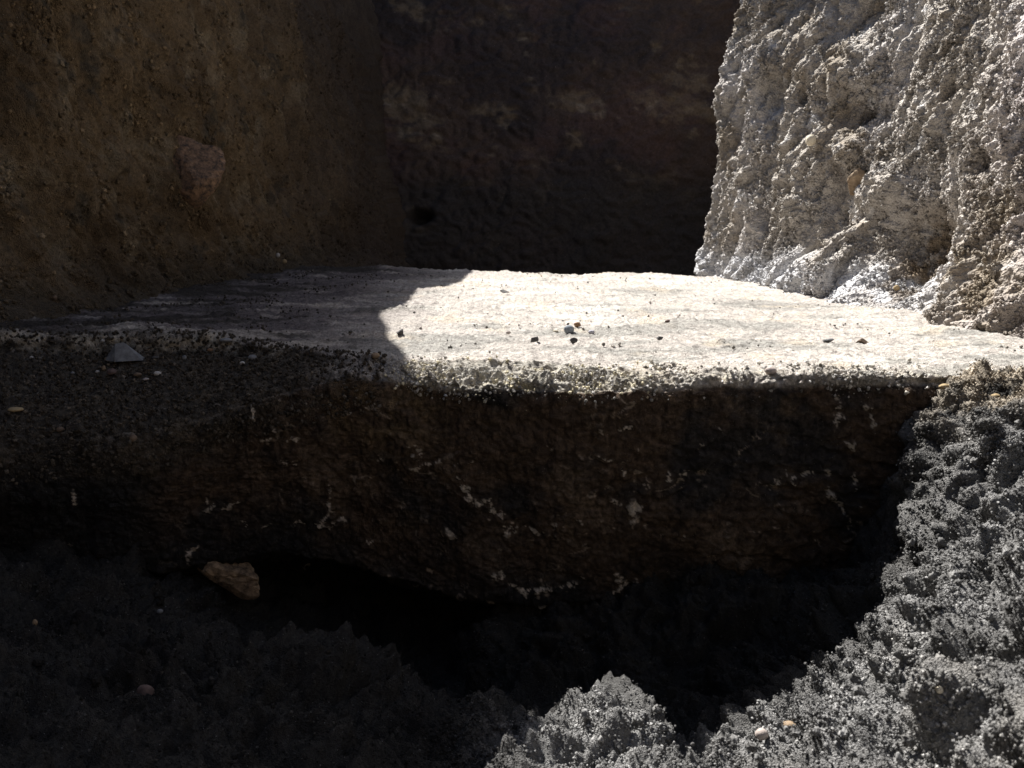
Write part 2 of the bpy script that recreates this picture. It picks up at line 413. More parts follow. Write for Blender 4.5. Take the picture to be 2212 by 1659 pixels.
# pale mineral veins and patches on the shaded front face, traced as polylines and broken up by noise
VEINS = [  # (half width mm, coverage, points)
    (2.2, .7, [(890, 1015), (935, 1000), (960, 1003)]), (1.6, .5, [(975, 1008), (1035, 1003)]),
    (2.4, .9, [(990, 1040), (1003, 1062), (1022, 1083), (1055, 1082)]), (2.4, .8, [(1055, 1090), (1068, 1112), (1082, 1110)]),
    (2.5, .6, [(705, 1030), (710, 1100), (700, 1130)]), (1.8, .55, [(640, 1025), (700, 1040)]),
    (1.8, .7, [(440, 1065), (450, 1105), (520, 1080)]), (2.0, .8, [(525, 1130), (560, 1135), (620, 1133), (715, 1136)]),
    (4.5, 1., [(722, 1132), (738, 1128)]), (5.0, 1., [(962, 1150), (978, 1158)]), (3.5, 1., [(1090, 1148), (1110, 1151)]),
    (2.0, .7, [(1080, 1120), (1105, 1138), (1150, 1142), (1172, 1150)]), (2.0, .6, [(1200, 1140), (1250, 1125), (1300, 1130)]),
    (2.0, .6, [(1120, 1090), (1130, 1075), (1138, 1100)]), (2.0, .6, [(1340, 1060), (1365, 1052), (1390, 1048), (1400, 1062)]),
    (3.0, .6, [(1302, 900), (1297, 945)]), (2.4, .6, [(1300, 985), (1330, 1008), (1345, 1020)]), (2.4, .5, [(1335, 930), (1362, 925)]),
    (3.0, .6, [(1290, 870), (1310, 885)]), (3.0, .6, [(1450, 1030), (1475, 1025)]),
    (4.5, .95, [(1078, 1238), (1082, 1256)]), (2.6, .9, [(1095, 1262), (1130, 1275)]), (2.2, .8, [(1140, 1277), (1190, 1276)]),
    (2.0, .7, [(1200, 1268), (1260, 1250)]), (3.4, .9, [(1338, 1240), (1335, 1265), (1326, 1285)]), (3.4, .9, [(1345, 1258), (1372, 1256)]),
    (2.6, .8, [(1178, 1310), (1170, 1330)]), (2.2, .7, [(1325, 1300), (1335, 1295)]),
    (2.6, .55, [(1815, 830), (1808, 900), (1812, 950)]), (2.6, .55, [(1875, 850), (1878, 920), (1890, 945)]),
    (3.0, .6, [(1840, 960), (1850, 1010), (1845, 1060)]), (2.2, .5, [(1680, 1050), (1720, 1030), (1790, 1020)]),
    (2.6, .6, [(1790, 1060), (1830, 1110), (1838, 1140)]), (2.2, .5, [(1700, 1015), (1660, 1070)]), (2.0, .45, [(1830, 1050), (1855, 1100)]),
    (2.2, .6, [(548, 860), (550, 905)]), (2.0, .5, [(590, 925), (585, 955)]), (1.8, .6, [(540, 950), (620, 948), (665, 940)]),
    (2.2, .5, [(600, 1005), (645, 1000)]), (2.4, .6, [(125, 1030), (160, 1060), (172, 1095)]), (3.4, .8, [(108, 1215), (140, 1200), (152, 1178)]),
    (3.2, .9, [(408, 1215), (412, 1195), (424, 1188)]), (2.0, .5, [(800, 1270), (850, 1282)]), (1.8, .5, [(790, 1170), (850, 1175)]),
    (2.4, .8, [(662, 1222), (670, 1214)]), (2.2, .55, [(745, 900), (790, 880), (880, 870)]), (1.6, .45, [(820, 1000), (870, 960)]),
    (1.8, .5, [(1500, 985), (1520, 960)]), (1.8, .5, [(1560, 940), (1540, 900)]), (1.8, .5, [(1180, 960), (1230, 990)]),
    (2.2, .6, [(880, 1135), (893, 1120), (905, 1140)]), (1.8, .5, [(1390, 1000), (1440, 1010), (1480, 1040)]), (1.6, .4, [(1500, 1140), (1480, 1160)]),
]
OVALS = [(1367, 1107, 16, 24, .62), (1330, 1082, 9, 7, .5), (895, 985, 10, 14, .35)]

def paint_veins():
    sel = np.nonzero((FM > .3) & (PL[:, 1] < 1.35) & (PL[:, 2] > -.40))[0]
    Q = PL[sel]
    brk = fbm(Q, .009, 41.0, 3, .8); wig = np.stack([fbm(Q, .022, 42.0, 4, .65), fbm(Q, .022, 43.0, 4, .65)], 1) * .016
    gap = noise(Q, .022, 45.0)
    m = np.zeros(len(sel))
    q2 = Q[:, [0, 2]] + wig
    for w, cov, pts in VEINS:
        h3 = []
        for p in pts:
            h = BV_LEDGE.ray_cast(CAM, ray(*p))[0]
            if h is not None: h3.append((h.x, h.z))
        for a, b in zip(h3[:-1], h3[1:]):
            a, b = np.array(a), np.array(b)
            ab = b - a
            lo, hi = np.minimum(a, b) - .02, np.maximum(a, b) + .02
            near = np.nonzero(np.all((q2 > lo) & (q2 < hi), axis=1))[0]
            if len(near) == 0: continue
            t = np.clip(((q2[near] - a) @ ab) / (ab @ ab + 1e-9), 0, 1)
            d = np.linalg.norm(q2[near] - (a + t[:, None] * ab), axis=1)
            k = sstep(w * .0010, w * .0004, d + brk[near] * .010 + .0004) * sstep(.50 - cov, .60 - cov, gap[near] * .8 + brk[near] * .5)
            m[near] = np.maximum(m[near], k)
    for px, py, rx, ry, cov in OVALS:
        h = BV_LEDGE.ray_cast(CAM, ray(px, py))[0]
        if h is None: continue
        s = 1.03 / FOC
        d = np.sqrt(((q2[:, 0] - h.x) / (rx * s)) ** 2 + ((q2[:, 1] - h.z) / (ry * s)) ** 2)
        k = sstep(1.15, .85, d + brk * .3) * sstep(.45 - cov, .6 - cov, fbm(Q, .008, 44.0, 2) + .1)
        m = np.maximum(m, k)
    CL[sel] = mixc(CL[sel], (.62, .54, .44), np.clip(m, 0, 1))
    PL[sel, 1] -= m * .0012                     # the crust stands a millimetre proud
paint_veins()
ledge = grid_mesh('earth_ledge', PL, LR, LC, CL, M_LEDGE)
tag(ledge, 'pale flat-topped ledge of compacted earth with dark undercut front face crossing the trench', 'earth ledge')

# ------------------------------------------------------------------ bowl of black sand in front of the ledge
def lit_edge(px, py, lip_y=.982, dz=0.0):      # point on the edge of the ledge's shadow seen at this pixel
    d = ray(px, py)
    t = -d.z / d.y
    y = (CAM.z + lip_y * (1 / SUN_M)) / ((1 / SUN_M) + t)
    return (d.x / d.y * y, y, CAM.z - y * t + dz)

def at_level(px, py, z):
    p = plane_at(px, py, z)
    return (p.x, p.y, p.z)

BOWL = [lit_edge(1975, 930), lit_edge(1970, 1010), lit_edge(1965, 1110), lit_edge(1955, 1200), lit_edge(1885, 1350), lit_edge(1760, 1460),
        lit_edge(1640, 1545), lit_edge(1560, 1610, dz=-.01), lit_edge(1490, 1625, dz=-.015), lit_edge(1430, 1560, dz=-.012), lit_edge(1340, 1515, dz=-.014), lit_edge(1235, 1515, dz=-.014),
        # steep shaded side of the bank
        (.31, .90, -.305), (.37, .93, -.27), (.41, .95, -.245), (.25, .86, -.345), (.19, .81, -.36), (.13, .85, -.38), (.33, .86, -.285), (.40, .90, -.225),
        # foot of the ledge
        (-1.2, 1.05, -.24), (-.65, 1.02, -.25), (-.47, 1.02, -.275), (-.36, 1.04, -.36), (-.2, 1.1, -.44), (-.08, 1.1, -.43), (.0, 1.03, -.335), (.06, 1.01, -.312),
        (.15, 1.0, -.298), (.22, 1.0, -.272), (.32, 1.0, -.26), (.41, .99, -.24), (.455, .985, -.17), (.49, .985, -.05), (.52, .975, -.006), (.56, .98, .004), (.53, .94, -.006), (.58, .92, .006), (.50, .92, -.04), (.75, 1.0, -.015), (1.2, 1.0, 0.0),
        (-.2, 1.35, -.42), (.3, 1.35, -.40), (-.8, 1.35, -.4), (.9, 1.35, -.05),
        # hollow and heaps in the shade
        (-.22, .95, -.435), (-.05, .93, -.405), (.06, .9, -.375), (.16, .90, -.365),
        at_level(0, 1290, -.245), at_level(200, 1345, -.262), at_level(420, 1360, -.272), at_level(600, 1395, -.292), at_level(800, 1420, -.318), at_level(900, 1475, -.335),
        at_level(1060, 1500, -.335),
        at_level(0, 1659, -.19), at_level(300, 1500, -.255), at_level(550, 1659, -.255), at_level(800, 1600, -.295), at_level(1106, 1659, -.275), at_level(1300, 1659, -.265),
        at_level(1600, 1659, -.25),
        # sunlit bank on the right
        at_level(1800, 1600, -.225), at_level(2000, 1450, -.155), at_level(2212, 1659, -.12), at_level(2212, 1300, -.07), at_level(2150, 1100, -.065), at_level(2212, 960, -.022),
        at_level(2212, 870, .002), at_level(2080, 900, -.008), at_level(2060, 1250, -.115),
        (.75, .6, 0.0), (.75, .3, -.02), (.4, .2, -.10), (0, .25, -.22), (-.5, .3, -.17), (-.9, .5, -.12), (-1.0, .8, -.17), (0, -.4, -.22), (-.9, -.6, -.15), (.8, -.6, -.08), (0, -1.7, -.2)]

def tps(ctrl, x, y):
    C = np.array(ctrl); n = len(C)
    def U(r2): return .5 * r2 * np.log(r2 + 1e-12)
    d2 = ((C[:, None, :2] - C[None, :, :2]) ** 2).sum(-1)
    A = np.zeros((n + 3, n + 3)); A[:n, :n] = U(d2) + np.eye(n) * 2e-5
    A[:n, n] = 1; A[:n, n + 1:] = C[:, :2]; A[n, :n] = 1; A[n + 1:, :n] = C[:, :2].T
    w = np.linalg.solve(A, np.concatenate([C[:, 2], np.zeros(3)]))
    z = w[n] + w[n + 1] * x + w[n + 2] * y
    for k in range(n):
        z = z + w[k] * U((x - C[k, 0]) ** 2 + (y - C[k, 1]) ** 2)
    return z

def build_bowl():
    xs = seg((-1.35, -.62, 60), (-.62, .68, 800), (.68, 1.2, 40))
    ys = seg((1.36, 1.12, 30), (1.12, .34, 430), (.34, -1.75, 60))
    nr, nc = len(ys), len(xs)
    Y, X = np.meshgrid(ys, xs, indexing='ij')
    x, y = X.ravel(), Y.ravel()
    z = tps(BOWL, x, y)
    z = np.clip(z, -.46, .05)
    P = np.stack([x, y, z], 1)
    G = P.reshape(nr, nc, 3)
    N = normals_of(P, nr, nc)
    if N[:, 2].mean() < 0: N = -N
    near = sstep(.2, .4, y)
    w1 = np.stack([noise(P, .09, 60.0), noise(P, .09, 61.0), noise(P, .09, 62.0)], 1) * .02
    Q = P + w1
    lumps = .022 * billow(Q, .13, 51.0) + .021 * billow(Q, .060, 52.0) + .0130 * billow(Q, .028, 53.0) + .010 * (clods(Q, .022, 53.5, .6) - .3)
    fine = (.0062 * billow(P, .0135, 54.0) + .0034 * billow(P, .0068, 55.0)) * np.sqrt(np.clip(N[:, 2], .12, 1))
    calm = (1 - .20 * sstep(.06, -.03, x)) * (1 - .45 * sstep(.36, .46, x) * sstep(.82, .92, y))
    d = (lumps * calm + fine * (.8 + .2 * calm)) * near
    d += .03 * fbm(P, .5, 56.0, 2) * (1 - near)
    P2 = P + N * d[:, None]
    # spill of sand into corners stays behind the lip
    c = np.tile(np.array([.046, .044, .041]), (len(P), 1))
    c = mixc(c, (.058, .055, .051), sstep(-.1, .35, fbm(P, .05, 57.0, 4, .65)))
    c = mixc(c, (.028, .026, .025), sstep(.05, .35, fbm(P, .12, 58.0, 3, .6)))
    br = sstep(.42, .56, x) * sstep(-.075, -.03, z) * sstep(.72, .86, y)
    c = mixc(c, (.42, .36, .28), br * sstep(-.3, .2, fbm(P, .03, 59.0, 4, .6)))
    rb = sstep(.1, .5, x)
    sunlit_tone = sstep(.15, .27, np.hypot(np.clip(np.abs(x) - .26, 0, 9), y - .97)) * sstep(-.08, .06, x)      # sun and shade put into the colour: paler sunlit bank, darker shaded hollow
    c = mixc(c, (.275, .27, .263), sunlit_tone * (1 - br) * (.55 + .45 * sstep(-.1, .3, fbm(P, .08, 63.0, 3))))
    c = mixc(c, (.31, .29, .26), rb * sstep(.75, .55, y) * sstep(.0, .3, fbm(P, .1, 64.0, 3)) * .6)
    return P2, nr, nc, c

PB, BR_, BC_, CB = build_bowl()
BV_BOWL = coarse_bvh(PB, BR_, BC_)
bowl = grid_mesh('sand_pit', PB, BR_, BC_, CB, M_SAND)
tag(bowl, 'hollow of loose clumped black sand in front of the ledge', kind='structure')

# ------------------------------------------------------------------ trench walls
def wall_from(name, base, rim, zs, us, relief, colour, mat, out, inside):
    """base and rim: functions of u giving (x, y); zs: heights; the top folds outward by 'out' onto the ground."""
    nz, nu = len(zs), len(us)
    b = np.array([base(u) for u in us]); r = np.array([rim(u) for u in us])
    t = np.clip(zs / RIM, -.5, 1)[:, None, None]
    XY = b[None] * (1 - t) + r[None] * t
    Z = np.broadcast_to(zs[:, None], (nz, nu))
    P = np.concatenate([XY, Z[..., None]], -1).reshape(-1, 3)
    N = normals_of(P, nz, nu)
    if (N * np.array(inside)).sum(1).mean() < 0: N = -N
    d = relief(P, np.repeat(zs, nu), np.tile(us, nz))
    fade = sstep(RIM, RIM - .3, P[:, 2]) * .95 + .05
    P2 = P + N * (d * fade)[:, None]
    # fold over the rim
    top = P2.reshape(nz, nu, 3)[-1]
    f1 = top + np.array([out[0] * .04, out[1] * .04, .010]); f2 = top + np.array([out[0] * .35, out[1] * .35, .012]); f3 = top + np.array([out[0], out[1], .004])
    f1[:, 2] = RIM + .006; f2[:, 2] = RIM + .010; f3[:, 2] = RIM - .004
    P3 = np.concatenate([P2, f1, f2, f3]); nz2 = nz + 3
    c = colour(P3, np.concatenate([d, np.zeros(3 * nu)]))
    return P3, nz2, nu, c

# left wall, in shade
LB_Y = [-1.9, .3, 1.0, 1.5, 2.1, 2.7, 4.1, 4.8]; LB_X = [-1.02, -1.05, -1.02, -.94, -.83, -.73, -.53, -.45]
shadow_px = [(1028, 585), (996, 613), (961, 626), (905, 631), (887, 655), (875, 665), (828, 675), (824, 690), (838, 706), (842, 725), (861, 745), (879, 764), (887, 788), (893, 807)]
sh = [plane_at(px, py, 0.0) for px, py in shadow_px]
rim_pts = sorted([(p.y + SUN_M * RIM, p.x - SUN_K * RIM) for p in sh])
LRIM_Y = [-1.9, .5, 1.4, 1.85, 2.0, 2.1, 2.2] + [p[0] for p in rim_pts] + [rim_pts[-1][0] + .5, 4.8]
LRIM_X = [-1.1, -1.08, -1.0, -.86, -.785, -.765, -.755] + [p[1] for p in rim_pts] + [-.70, -.62]

def left_base(u): return (np.interp(u, LB_Y, LB_X), u)
def left_rim(u): return (np.interp(u, LRIM_Y, LRIM_X), u)
def left_relief(P, z, u):
    ls = np.stack([P[:, 0], P[:, 1] * .92 + P[:, 2] * .38, P[:, 2] * .92 - P[:, 1] * .38], 1)
    d = .055 * fbm(P, .45, 71.0, 3, .5, (1, .8, 1.5)) + .060 * fbm(ls, .14, 72.0, 4, .6, (1, .8, 2.2)) + .009 * billow(ls, .035, 73.0, (1, .8, 1.7)) + .0035 * billow(P, .012, 74.0)
    d += .035 * (billow(P, .30, 78.0, (1, .7, 2.2)) - .2) * sstep(2.2, 2.8, P[:, 1])
    # slanting drapes of hardened soil
    s = (P[:, 1] - 1.9) * .8 + (P[:, 2] - .45) * .55
    d += .022 * sstep(-.03, .03, s + .05 * fbm(P, .2, 75.0, 3)) * np.exp(-((P[:, 1] - 2.15) / .35) ** 2)
    d -= .02 * sstep(.10, .13, s + .04 * fbm(P, .15, 76.0, 3)) * np.exp(-((P[:, 1] - 2.3) / .35) ** 2)
    # soil run-out at the foot
    d += .11 * np.exp(-np.clip(P[:, 2], -.2, 9) / .07) * np.clip(1.35 - .3 * P[:, 1], .25, 1.1) * (1 + .5 * fbm(P, .3, 77.0, 2)) * np.clip(1 + P[:, 2] * 4, .2, 1)
    return d
def left_colour(P, d):
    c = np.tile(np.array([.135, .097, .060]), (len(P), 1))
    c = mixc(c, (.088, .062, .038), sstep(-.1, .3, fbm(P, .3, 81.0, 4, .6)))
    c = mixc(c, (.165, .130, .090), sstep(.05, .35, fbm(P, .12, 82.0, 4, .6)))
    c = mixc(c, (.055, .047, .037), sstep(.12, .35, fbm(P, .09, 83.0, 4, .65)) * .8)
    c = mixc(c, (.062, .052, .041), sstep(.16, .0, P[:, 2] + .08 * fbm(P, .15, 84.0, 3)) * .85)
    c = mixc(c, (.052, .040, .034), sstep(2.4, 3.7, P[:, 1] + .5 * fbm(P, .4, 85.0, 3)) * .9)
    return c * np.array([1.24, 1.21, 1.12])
us = seg((-1.85, 1.15, 40), (1.15, 2.0, 190), (2.0, 3.9, 230), (3.9, 4.75, 20)); zs = seg((-.12, .95, 340), (.95, RIM, 40))
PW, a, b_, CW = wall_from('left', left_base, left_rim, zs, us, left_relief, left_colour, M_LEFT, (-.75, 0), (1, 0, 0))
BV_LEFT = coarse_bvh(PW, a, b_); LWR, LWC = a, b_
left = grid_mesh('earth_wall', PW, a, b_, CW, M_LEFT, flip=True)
tag(left, 'tall shaded brown earth wall on the left side of the trench', 'earth wall', 'earth walls of the trench')

# right wall, sunlit; it swings inward at its far end, then turns away
RPATH = [(-1.85, 1.00), (.3, .95), (1.0, .86), (1.34, .84), (1.7, .87), (2.04, .86), (2.35, .76), (2.6, .665), (2.78, .625), (2.86, .66), (2.92, .80), (2.98, 1.05), (3.4, 1.12), (4.75, 1.2)]
_ry = [p[0] for p in RPATH]; _rx = [p[1] for p in RPATH]
_rl = np.concatenate([[0], np.cumsum(np.hypot(np.diff(_ry), np.diff(_rx)))])
def right_base(u): return (np.interp(u, _rl, _rx), np.interp(u, _rl, _ry))
def right_rim(u):
    x, y = right_base(u)
    return (x + .17 + .06 * math.exp(-((y - 2.0) / .5) ** 2), y + .02)
def px_on_right(px, py):                      # sight line against the wall's base surface
    d = ray(px, py)
    for t in np.arange(.6, 5.0, .004):
        p = CAM + d * t
        if p.y < 2.85:
            t_ = p.z / RIM
            xb = np.interp(p.y, _ry[:9], _rx[:9]) + t_ * (.17 + .06 * math.exp(-((p.y - 2.0) / .5) ** 2))
            if p.x > xb: return np.array([p.x, p.y, p.z])
    return None
BUMPS = [  # pixel, radius along the wall, radius in height (m), push out (+) or hollow (-)
    (2120, 600, .085, .085, .045), (2195, 650, .07, .07, .03), (1975, 560, .085, .10, -.075), (1855, 560, .06, .10, .05), (1925, 415, .13, .06, .055),
    (2060, 470, .08, .05, -.02), (1760, 590, .20, .05, .04), (1620, 560, .14, .12, .0), (1640, 150, .07, .12, .045), (1660, 205, .06, .06, -.035),
    (1570, 180, .10, .10, .03), (1860, 30, .10, .10, -.035), (1830, 130, .14, .06, .03), (1800, 330, .2, .06, .025), (1860, 250, .10, .05, -.03), (1720, 420, .09, .10, .03), (1830, 450, .05, .06, -.025),
    (1700, 20, .12, .07, -.03), (2010, 220, .12, .12, .02)]
_bp = [(px_on_right(px, py), a_, b__, h) for px, py, a_, b__, h in BUMPS]
def right_relief(P, z, u):
    st = np.stack([P[:, 0], P[:, 1] * .95 + P[:, 2] * .30, P[:, 2] * .95 - P[:, 1] * .30], 1)     # grain of the tool marks
    warp = np.stack([noise(st, .15, 95.0), noise(st, .15, 96.0), noise(st, .15, 97.0)], 1) * .03
    sq = st + warp
    d = .030 * fbm(P, .5, 91.0, 2)
    rgh = .6 + .4 * sstep(-.15, .25, fbm(P, .16, 104.0, 3, .6))
    d += .027 * fbm(sq, .17, 92.0, 4, .6, (1, .75, 1.6)) + .014 * billow(sq, .085, 93.0, (1, .7, 1.8))
    d += rgh * (.014 * fbm(sq, .045, 94.0, 3, .65, (1, .7, 1.7)) * 1.6 + .008 * billow(sq, .019, 98.0, (1, .7, 1.7)) + .0050 * billow(P, .0095, 99.0, (1, .8, 1.4)))
    d += rgh * .016 * (clods(sq, .030, 105.0, .6) - .2)
    d -= .030 * sstep(.25, .55, noise(sq, .055, 103.0, (1, .7, 1.9)))
    bw = 1 + .35 * fbm(P, .06, 100.0, 3)
    for p, ra, rb, h in _bp:
        if p is None: continue
        g = np.exp(-(((P[:, 1] - p[1]) / ra) ** 2 + ((P[:, 2] - p[2]) / rb) ** 2) ** 1.4)
        d += h * g * bw
    d += .10 * np.exp(-np.clip(P[:, 2], -.2, 9) / .045) * (.5 + .5 * fbm(P, .25, 101.0, 2)) * sstep(1.2, 1.5, P[:, 1]) * sstep(2.7, 2.3, P[:, 1]) * np.clip(1 + P[:, 2] * 6, .2, 1)
    return d
def right_colour(P, d):
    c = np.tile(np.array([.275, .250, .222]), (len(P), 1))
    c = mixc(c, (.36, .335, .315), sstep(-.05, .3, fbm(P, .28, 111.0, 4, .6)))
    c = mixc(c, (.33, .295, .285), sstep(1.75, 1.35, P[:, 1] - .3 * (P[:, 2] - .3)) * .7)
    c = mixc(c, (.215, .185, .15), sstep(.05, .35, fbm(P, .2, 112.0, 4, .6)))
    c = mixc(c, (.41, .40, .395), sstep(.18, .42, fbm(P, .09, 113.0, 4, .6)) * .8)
    c = mixc(c, (.40, .40, .41), sstep(.12, .02, P[:, 2] + .06 * fbm(P, .1, 114.0, 3)) * sstep(1.5, 1.8, P[:, 1]) * .8)
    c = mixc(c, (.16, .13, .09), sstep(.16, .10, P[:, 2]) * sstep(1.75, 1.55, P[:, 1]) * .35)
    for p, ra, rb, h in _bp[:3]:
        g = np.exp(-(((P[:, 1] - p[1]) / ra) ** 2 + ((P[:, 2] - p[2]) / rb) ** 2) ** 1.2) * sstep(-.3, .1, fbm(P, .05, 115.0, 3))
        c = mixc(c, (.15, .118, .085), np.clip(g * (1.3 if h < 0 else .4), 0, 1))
    return c * np.array([1.33, 1.34, 1.35])
y2u = lambda y: float(np.interp(y, _ry, _rl))
us = seg((0.0, y2u(1.15), 40), (y2u(1.15), y2u(1.9), 250), (y2u(1.9), y2u(2.9), 230), (y2u(2.9), _rl[-1], 40)); zs = seg((-.14, .9, 430), (.9, RIM, 40))
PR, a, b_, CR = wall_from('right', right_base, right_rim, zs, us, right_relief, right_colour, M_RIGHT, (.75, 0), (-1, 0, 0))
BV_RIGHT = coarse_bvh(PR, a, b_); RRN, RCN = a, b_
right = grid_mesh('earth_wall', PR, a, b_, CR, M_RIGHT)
tag(right, 'rough sunlit grey earth wall on the right side of the trench', 'earth wall', 'earth walls of the trench')

# back wall, deep in shade
def back_base(u): return (u, 4.05 - .02 * u)
def back_rim(u): return (u, 4.42 - .02 * u)
def back_relief(P, z, u):
    d = .05 * fbm(P, .6, 121.0, 3) + .022 * fbm(P, .15, 122.0, 4, .62, (1.6, 1, 1)) + .012 * billow(P, .05, 123.0, (1.4, 1, 1)) + .006 * billow(P, .022, 124.0)
    h = plane_at(908, 468, 0.0); h = CAM + ray(908, 468) * (4.12 / ray(908, 468).y)
    d -= .12 * np.exp(-(((P[:, 0] - h.x) / .055) ** 2 + ((P[:, 2] - h.z) / .035) ** 2) ** 2)
    return d
def back_colour(P, d):
    c = np.tile(np.array([.062, .044, .036]), (len(P), 1))
    c = mixc(c, (.038, .030, .029), sstep(-.1, .3, fbm(P, .45, 131.0, 4, .6)))
    c = mixc(c, (.125, .094, .066), sstep(.05, .4, fbm(P, .16, 132.0, 4, .6, (1.8, 1, 1)) * 1.4 + .22 * np.exp(-((P[:, 2] - .62 - .05 * np.sin(P[:, 0] * 4)) / .10) ** 2) - .15))
    c = mixc(c, (.075, .045, .042), sstep(.0, .3, fbm(P, .3, 135.0, 4, .6)) * .45)
    c = mixc(c, (.21, .17, .125), sstep(.28, .55, fbm(P, .12, 133.0, 4, .65, (1.8, 1, 1)) + .14 * np.exp(-((P[:, 2] - .6) / .12) ** 2)) * .7)
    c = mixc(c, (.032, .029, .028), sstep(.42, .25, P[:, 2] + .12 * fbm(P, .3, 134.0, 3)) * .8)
    return c
us = seg((-.95, 1.5, 300)); zs = seg((-.72, 1.3, 250), (1.3, RIM, 12))
PK, a, b_, CK = wall_from('back', back_base, back_rim, zs, us, back_relief, back_colour, M_BACK, (0, .75), (0, -1, 0))
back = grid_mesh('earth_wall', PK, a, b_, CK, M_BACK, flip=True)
tag(back, 'dark shaded earth wall closing the far end of the trench', 'earth wall', 'earth walls of the trench')

# wall behind the camera and the trench bottom behind the ledge: unseen, they close the pit
def near_base(u): return (u, -1.6)
def near_rim(u): return (u, -1.72)
us = seg((-1.4, 1.4, 40)); zs = seg((-.5, RIM, 30))
PN, a, b_, CN = wall_from('near', near_base, near_rim, zs, us, lambda P, z, u: .03 * fbm(P, .4, 141.0, 3), left_colour, M_LEFT, (0, -.6), (0, 1, 0))
unseen_near_wall = grid_mesh('wall_near_unseen', PN, a, b_, CN, M_LEFT)
tag(unseen_near_wall, kind='structure')
xs = seg((-1.3, 1.5, 40)); ys = seg((2.6, 4.6, 30))
Yg, Xg = np.meshgrid(ys, xs, indexing='ij')
PF = np.stack([Xg.ravel(), Yg.ravel(), np.full(Xg.size, -.6)], 1); PF[:, 2] += .04 * fbm(PF, .3, 142.0, 3)
trench_floor = grid_mesh('trench_floor', PF, len(ys), len(xs), np.tile(np.array([.09, .08, .07]), (len(PF), 1)), M_BACK)
tag(trench_floor, kind='structure')

# ------------------------------------------------------------------ loose grains and crumbs (too many to count)
def grain_material(name, rough=0.8, spec=0.3):
    m = bpy.data.materials.new(name); m.use_nodes = True
    N = m.node_tree.nodes; L = m.node_tree.links
    b = N['Principled BSDF']; b.inputs['Roughness'].default_value = rough; b.inputs['Specular IOR Level'].default_value = spec
    at = N.new('ShaderNodeAttribute'); at.attribute_type = 'INSTANCER'; at.attribute_name = 'tint'
    tc = N.new('ShaderNodeTexCoord')
    n = N.new('ShaderNodeTexNoise'); n.inputs['Scale'].default_value = 3.0; n.inputs['Detail'].default_value = 2
    L.new(tc.outputs['Object'], n.inputs['Vector'])
    mr = N.new('ShaderNodeMapRange'); mr.inputs[1].default_value = .3; mr.inputs[2].default_value = .7; mr.inputs[3].default_value = .7; mr.inputs[4].default_value = 1.3
    L.new(n.outputs['Fac'], mr.inputs[0])
    mx = N.new('ShaderNodeMix'); mx.data_type = 'RGBA'; mx.blend_type = 'MULTIPLY'; mx.inputs[0].default_value = 1
    L.new(at.outputs['Color'], mx.inputs[6]); L.new(mr.outputs[0], mx.inputs[7]); L.new(mx.outputs[2], b.inputs['Base Color'])
    return m
M_GRAIN = grain_material('sand_grain', .95, .1)
M_CRUMB = grain_material('soil_crumb', 1.0, .04)

def grain_tree(name, mat):
    nt = bpy.data.node_groups.new(name, 'GeometryNodeTree')
    nt.interface.new_socket('Geometry', in_out='INPUT', socket_type='NodeSocketGeometry')
    nt.interface.new_socket('Geometry', in_out='OUTPUT', socket_type='NodeSocketGeometry')
    N, L = nt.nodes, nt.links
    gi, go = N.new('NodeGroupInput'), N.new('NodeGroupOutput')
    ico = N.new('GeometryNodeMeshIcoSphere'); ico.inputs['Radius'].default_value = 1.0; ico.inputs['Subdivisions'].default_value = 3
    sp = N.new('GeometryNodeSetPosition')
    nz = N.new('ShaderNodeTexNoise'); nz.inputs['Scale'].default_value = 1.3; nz.inputs['Detail'].default_value = 2.0
    sub = N.new('ShaderNodeVectorMath'); sub.operation = 'SUBTRACT'; sub.inputs[1].default_value = (.5, .5, .5)
    scl = N.new('ShaderNodeVectorMath'); scl.operation = 'SCALE'; scl.inputs['Scale'].default_value = 2.3
    L.new(nz.outputs['Color'], sub.inputs[0]); L.new(sub.outputs[0], scl.inputs[0]); L.new(scl.outputs[0], sp.inputs['Offset'])
    sm = N.new('GeometryNodeSetMaterial'); sm.inputs['Material'].default_value = mat
    L.new(ico.outputs['Mesh'], sp.inputs['Geometry']); ss = N.new('GeometryNodeSetShadeSmooth'); L.new(sp.outputs[0], ss.inputs[0]); L.new(ss.outputs[0], sm.inputs['Geometry'])
    mp = N.new('GeometryNodeMeshToPoints')
    ip = N.new('GeometryNodeInstanceOnPoints')
    ra = N.new('GeometryNodeInputNamedAttribute'); ra.data_type = 'FLOAT_VECTOR'; ra.inputs['Name'].default_value = 'turn'
    sa = N.new('GeometryNodeInputNamedAttribute'); sa.data_type = 'FLOAT_VECTOR'; sa.inputs['Name'].default_value = 'size'
    L.new(gi.outputs[0], mp.inputs[0]); L.new(mp.outputs[0], ip.inputs['Points']); L.new(sm.outputs[0], ip.inputs['Instance'])
    e2r = N.new('FunctionNodeEulerToRotation'); L.new(ra.outputs[0], e2r.inputs[0]); L.new(e2r.outputs[0], ip.inputs['Rotation'])
    L.new(sa.outputs[0], ip.inputs['Scale']); L.new(ip.outputs[0], go.inputs[0])
    return nt
GT_SAND = grain_tree('scatter_sand_grains', M_GRAIN)
GT_SOIL = grain_tree('scatter_soil_crumbs', M_CRUMB)

def cell_area(P, nr, nc):
    G = P.reshape(nr, nc, 3)
    return np.linalg.norm(np.cross(np.gradient(G, axis=1).reshape(-1, 3), np.gradient(G, axis=0).reshape(-1, 3)), axis=1)

